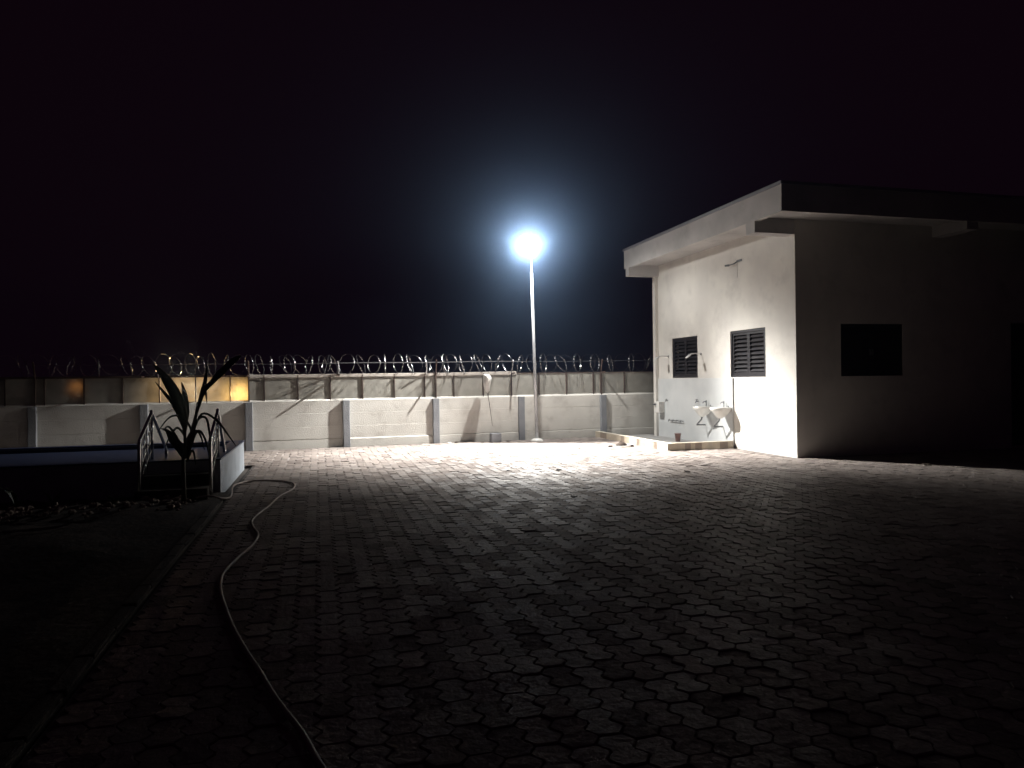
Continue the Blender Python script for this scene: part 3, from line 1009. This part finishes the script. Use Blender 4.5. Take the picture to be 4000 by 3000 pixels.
handrail(-1.46, "stainless handrail at the pool's near right corner, catching bright glints", 10.80, 11.62, 12.35)
handrail(-2.36, "stainless handrail left of the young palm, seen against the pale wall", 10.80, 11.60, 12.60)

# ------------------------------------------------------------------ young palm in front of the pool
palm = thing("palm_seedling", "young coconut palm with broad upright leaves in silhouette before the pool", "palm", (-1.74, 10.41, 0.03))
PR = Vector((math.cos(_yaw), -math.sin(_yaw), 0))       # leaf fans spread roughly along the pool's edge
PD = Vector((math.sin(_yaw), math.cos(_yaw), 0))


def leaf(spine, widths, name="leaf", depth=0.0, fold=0.25, m=M_LEAF):
    """broad blade: spine points are (across, up), widths are half-widths"""
    P = smooth_path([(a, depth * i / (len(spine) - 1), z) for i, (a, z) in enumerate(spine)], 5)
    W = []
    for i in range(len(P)):
        t = i / (len(P) - 1) * (len(widths) - 1)
        k2 = min(int(t), len(widths) - 2)
        W.append(widths[k2] + (widths[k2 + 1] - widths[k2]) * (t - k2))
    vs, fs = [], []
    for i, p in enumerate(P):
        d = (P[min(i + 1, len(P) - 1)] - P[max(i - 1, 0)]).normalized()
        side = Vector((d.z, 0, -d.x))
        if side.length < 1e-4:
            side = Vector((1, 0, 0))
        side.normalize()
        jag = 1 + random.uniform(-.06, .06)
        for s in (-1, -.5, 0, .5, 1):
            q = p + side * W[i] * s * jag + Vector((0, fold * W[i] * (abs(s) - (.2 if abs(s) == .5 else 0)), 0))
            w3 = PR * q.x + PD * q.y
            vs.append((w3.x, w3.y, q.z))
    nP = len(P)
    back = [(x_ + PD.x * .004, y_ + PD.y * .004, z_) for x_, y_, z_ in vs]
    for i in range(nP - 1):
        for s in range(4):
            a = i * 5 + s
            fs.append((a, a + 1, a + 6, a + 5))
            fs.append((a + 5 * nP + 5, a + 5 * nP + 6, a + 5 * nP + 1, a + 5 * nP))
    for i in range(nP - 1):
        for e in (0, 4):
            a = i * 5 + e
            fs.append((a, a + 5, a + 5 + 5 * nP, a + 5 * nP))
    return MB().add(vs + back, fs).build(name, m, palm, smooth=True)


MB().tube([tuple(PR * a + Vector((0, 0, z))) for a, z in ((0, 0), (.0, .2), (-.005, .45), (.0, .66))], [.034, .03, .026, .024], 10).build("stem", M_STEM, palm, smooth=True)
leaf([(.015, .62), (.028, .95), (.01, 1.12), (-.035, 1.30), (-.09, 1.48), (-.20, 1.68), (-.33, 1.85)], [.014, .022, .062, .088, .078, .055, .006], depth=-.1)
leaf([(.02, .95), (.02, 1.2), (-.01, 1.42), (-.065, 1.61)], [.02, .045, .040, .004], depth=.12)
leaf([(-.12, 1.32), (-.20, 1.46), (-.29, 1.62)], [.03, .022, .002], depth=-.14)
leaf([(.0, .60), (-.05, .74), (-.13, .86), (-.20, .97), (-.27, 1.0)], [.02, .062, .065, .022, .003], depth=-.05)
leaf([(.005, .60), (.05, .78), (.115, .96), (.13, 1.02)], [.03, .055, .03, .006], depth=.05)
MB().tube([tuple(PR * a + Vector((0, 0, z))) for a, z in ((.01, .60), (.075, .82), (.125, .98), (.178, 1.17), (.207, 1.34))], [.026, .024, .023, .021, .018], 8).build("leaf_stalk", M_STEM, palm, smooth=True)
leaf([(.18, 1.18), (.23, 1.42), (.275, 1.63), (.29, 1.86)], [.018, .030, .028, .004], depth=.1)
leaf([(.19, 1.22), (.30, 1.48), (.42, 1.60), (.55, 1.72), (.73, 1.87), (.86, 1.94)], [.016, .028, .036, .045, .045, .01], depth=-.2)
leaf([(.29, 1.60), (.32, 1.46), (.345, 1.32)], [.006, .017, .002], depth=-.05)
grass = [[(.04, .6), (.02, .85), (-.10, 1.0), (-.22, .88), (-.30, .74)], [(.03, .62), (-.02, .8), (-.14, 1.02), (-.20, .98)],
         [(.06, .65), (.12, .95), (.02, 1.14), (-.14, 1.15), (-.30, .95)], [(.10, .8), (.20, 1.10), (.32, 1.12), (.37, .85), (.38, .72)],
         [(.12, .9), (.24, 1.18), (.42, 1.10), (.56, .90), (.66, .74)], [(.05, .6), (.18, .95), (.28, .85), (.34, .55)],
         [(.07, .7), (.13, .95), (.20, .90), (.24, .70)], [(.04, .55), (.10, .70), (.12, .5)]]
for gpts in grass:
    leaf(gpts, [.012, .016, .014, .004], depth=random.uniform(-.15, .15), fold=.1)


def weed(x, y, h, lab, seed):
    rr = random.Random(seed)
    t = thing("weed", lab, "weed", (x, y, .03), group="small weeds on the dark soil")
    for k2 in range(rr.randint(5, 8)):
        a = rr.uniform(0, 6.28)
        l_ = h * rr.uniform(.7, 1.1)
        pts_ = smooth_path([(0, 0, 0), (.25 * l_ * math.cos(a), .25 * l_ * math.sin(a), .6 * l_), (.6 * l_ * math.cos(a), .6 * l_ * math.sin(a), .85 * l_)], 3)
        vs, fs = [], []
        for i, p in enumerate(pts_):
            w = .022 * math.sin(math.pi * (i + .6) / (len(pts_) + .3)) + .003
            sd = Vector((-math.sin(a), math.cos(a), 0)) * w
            vs += [p + sd, p - sd, p - sd + Vector((0, 0, -.003)), p + sd + Vector((0, 0, -.003))]
        for i in range(len(pts_) - 1):
            for e in range(4):
                fs.append((i * 4 + e, i * 4 + (e + 1) % 4, i * 4 + 4 + (e + 1) % 4, i * 4 + 4 + e))
        fs += [(3, 2, 1, 0), tuple(len(vs) - 4 + e for e in range(4))]
        MB().add(vs, fs).build("leaf", M_LEAF, t)


weed(-3.75, 10.6, .34, "taller dark weed against the pool's front wall near the left edge", 1)
weed(-3.30, 10.5, .26, "short dark weed beside the taller one before the pool", 2)
weed(-2.55, 10.3, .24, "small dark weed on the rubble left of the young palm", 3)

# ------------------------------------------------------------------ hose
hp = [(-1.60, 10.42), (-1.43, 10.48), (-1.30, 10.55), (-1.23, 10.77), (-1.215, 10.95), (-1.25, 11.38), (-1.29, 11.81), (-1.28, 12.15), (-1.17, 12.42), (-1.00, 12.55), (-0.76, 12.47), (-0.55, 12.29), (-0.42, 12.05), (-0.37, 11.71),
      (-0.40, 11.26), (-0.55, 10.64), (-0.64, 9.85), (-0.73, 9.28), (-0.76, 8.87), (-0.72, 8.5), (-0.64, 8.10), (-0.63, 7.8), (-0.66, 7.44), (-0.73, 7.04), (-0.79, 6.51), (-0.77, 6.14), (-0.73, 5.84), (-0.65, 5.44), (-0.56, 5.03),
      (-0.43, 4.53), (-0.34, 4.23), (-0.23, 3.83), (-0.09, 3.40), (-0.01, 3.09), (.12, 2.71), (.3, 2.2)]
hz = [.09 if i == 0 else (.10 if i == 1 else (.05 if i == 2 else .018)) for i in range(len(hp))]
tag(MB().tube(smooth_path([(p[0], p[1], z) for p, z in zip(hp, hz)], 6), .0145, 10).build("garden_hose", M_HOSE, smooth=True),
    "pale garden hose winding over the dark paving from the pool corner", "hose")

# ------------------------------------------------------------------ small things by the wall and on the paving
bag = thing("hanging_bag", "white plastic bag hanging crumpled from the wall top left of the lamp", "bag", (4.27, 18.53, 1.30))
prof = [(.02, -.02), (.05, .04), (.075, .14), (.10, .26), (.115, .37), (.105, .44), (.06, .475), (.001, .48)]
m_ = MB().lathe(prof, n=14, sx=.92, sy=1.5, caps=False)
rr = random.Random(9)
m_.v = [(x_ + rr.uniform(-.014, .014) + .02 * math.sin(z_ * 23), y_ + rr.uniform(-.016, .016) - .06, z_ + rr.uniform(-.008, .008)) for x_, y_, z_ in m_.v]
m_.build("sack", M_WHITE, bag, smooth=True)
MB().tube([(.02, -.05, .02), (.07, -.06, -.35), (.135, -.07, -.88)], [.010, .008, .005], 6).build("cord", M_POST, bag)
MB().tube([(0, -.06, .46), (0, .10, .50)], .012, 6).build("tie", M_GALV, bag)

blk = tag(MB().box(-.135, .135, -.10, .10, 0, .235).build("concrete_block", M_PIL, bevel=.012, loc=(4.45, 18.33, 0)),
          "grey concrete block lying at the foot of the wall beneath the hanging bag", "block")
blk.rotation_euler = (0, 0, .1)


def clump(name, label, cat, loc, m, size, seed, group=None):
    rr = random.Random(seed)
    mb = MB()
    for q in range(7):
        a, r_ = rr.uniform(0, 6.28), rr.uniform(0, .7) * size
        cx, cy = r_ * math.cos(a), r_ * math.sin(a)
        l_, w_, b_ = size * rr.uniform(.4, .8), size * rr.uniform(.15, .3), rr.uniform(0, 6.28)
        ux, uy = math.cos(b_), math.sin(b_)
        z0, z1 = .008, size * rr.uniform(.15, .55)
        pts_ = [(-l_, 0, z0), (0, -w_, z0 + z1 * .6), (l_, 0, z1), (0, w_, z0 + z1 * .3)]
        top = [(cx + p[0] * ux - p[1] * uy, cy + p[0] * uy + p[1] * ux, p[2] + .004) for p in pts_]
        bot = [(p[0], p[1], p[2] - .006) for p in top]
        mb.add(top + bot, [(0, 1, 2, 3), (7, 6, 5, 4)] + [(i, 4 + i, 4 + (i + 1) % 4, (i + 1) % 4) for i in range(4)])
    return tag(mb.build(name, m, loc=loc), label, cat, group)


G2 = "dry leaves scattered on the paving"
clump("dry_leaf_clump", "dark clump of dry leaves at the wall foot left of the bag's shadow", "leaves", (3.42, 18.42, 0), M_DRY, .09, 1, G2)
clump("dry_leaf_clump", "small dark leaf clump at the wall foot just left of the concrete block", "leaves", (4.09, 18.30, 0), M_DRY, .055, 2, G2)
clump("dry_leaf_clump", "dry leaves caught between the concrete block and the lamp footing", "leaves", (4.78, 18.3, 0), M_DRY, .075, 3, G2)
clump("dry_leaf_clump", "single dark dry leaf on the bright paving, left of the brightest patch", "leaves", (3.20, 12.31, 0), M_DRY, .055, 4, G2)
clump("dry_leaf_clump", "curled dry leaf on the edge of the brightest patch of paving", "leaves", (4.08, 12.12, 0), M_DRY, .06, 5, G2)
clump("dry_leaf_clump", "dry leaves in the dim paving nearer the middle of the yard", "leaves", (3.33, 9.25, 0), M_DRY, .06, 6, G2)
clump("dry_leaf_clump", "thin dry leaf on the paving in front of the house corner", "leaves", (6.02, 11.05, 0), M_DRY, .075, 7, G2)
clump("dry_leaf_clump", "dry twig on the paving before the dark front wall", "leaves", (10.3, 10.35, 0), M_DRY, .085, 8, G2)
clump("paper_scrap", "small white scrap of paper at the wall foot beside a grey pilaster", "paper", (3.27, 18.40, 0), M_WHITE, .06, 9)

rag = thing("rag_heap", "brown rag heap with a loop of pale hose beside the washing tray kerb", "rag", (6.90, 15.86, 0.0))
m_ = MB().lathe([(.15, 0), (.13, .04), (.08, .085), (.03, .115), (.001, .12)], n=14, sx=1.0, sy=.9, caps=False)
rr = random.Random(21)
m_.v = [(x_ * rr.uniform(.7, 1.3), y_ * rr.uniform(.7, 1.3), max(0, z_ * rr.uniform(.7, 1.25))) for x_, y_, z_ in m_.v]
m_.build("rag_cloth", M_RAG, rag, smooth=True)
MB().tube(smooth_path([(-.19, -.05, .02), (-.16, -.17, .02), (0, -.21, .022), (.16, -.16, .02), (.20, -.05, .03), (.15, .05, .05), (.22, .12, .03)], 5), .013, 8).build("hose_loop", M_WHITE, rag, smooth=True)
MB().box(-.05, .05, -.03, .03, 0, .04).build("scrap", M_RAG, rag, loc=(.21, -.12, .003))
MB().box(-.04, .05, -.025, .03, 0, .03).build("scrap", M_RAG, rag, loc=(-.25, .05, .003))

# ------------------------------------------------------------------ thin volume added to stand in for glare round the lamp
hb = MB().box(-48, 48, -48, 48, -1.1, 6.6)
hm_ = bpy.data.materials.new("glare_haze")
hm_.use_nodes = True
hn = hm_.node_tree
hn.nodes.remove(hn.nodes["Principled BSDF"])
pv = hn.nodes.new("ShaderNodeVolumePrincipled")
pv.inputs["Color"].default_value = (0.40, 0.62, 1.0, 1)
pv.inputs["Density"].default_value = 0.0095
pv.inputs["Anisotropy"].default_value = 0.97
hn.links.new(pv.outputs[0], hn.nodes["Material Output"].inputs["Volume"])
ho = hb.build("glare_haze", hm_)
ho["kind"] = "stuff"
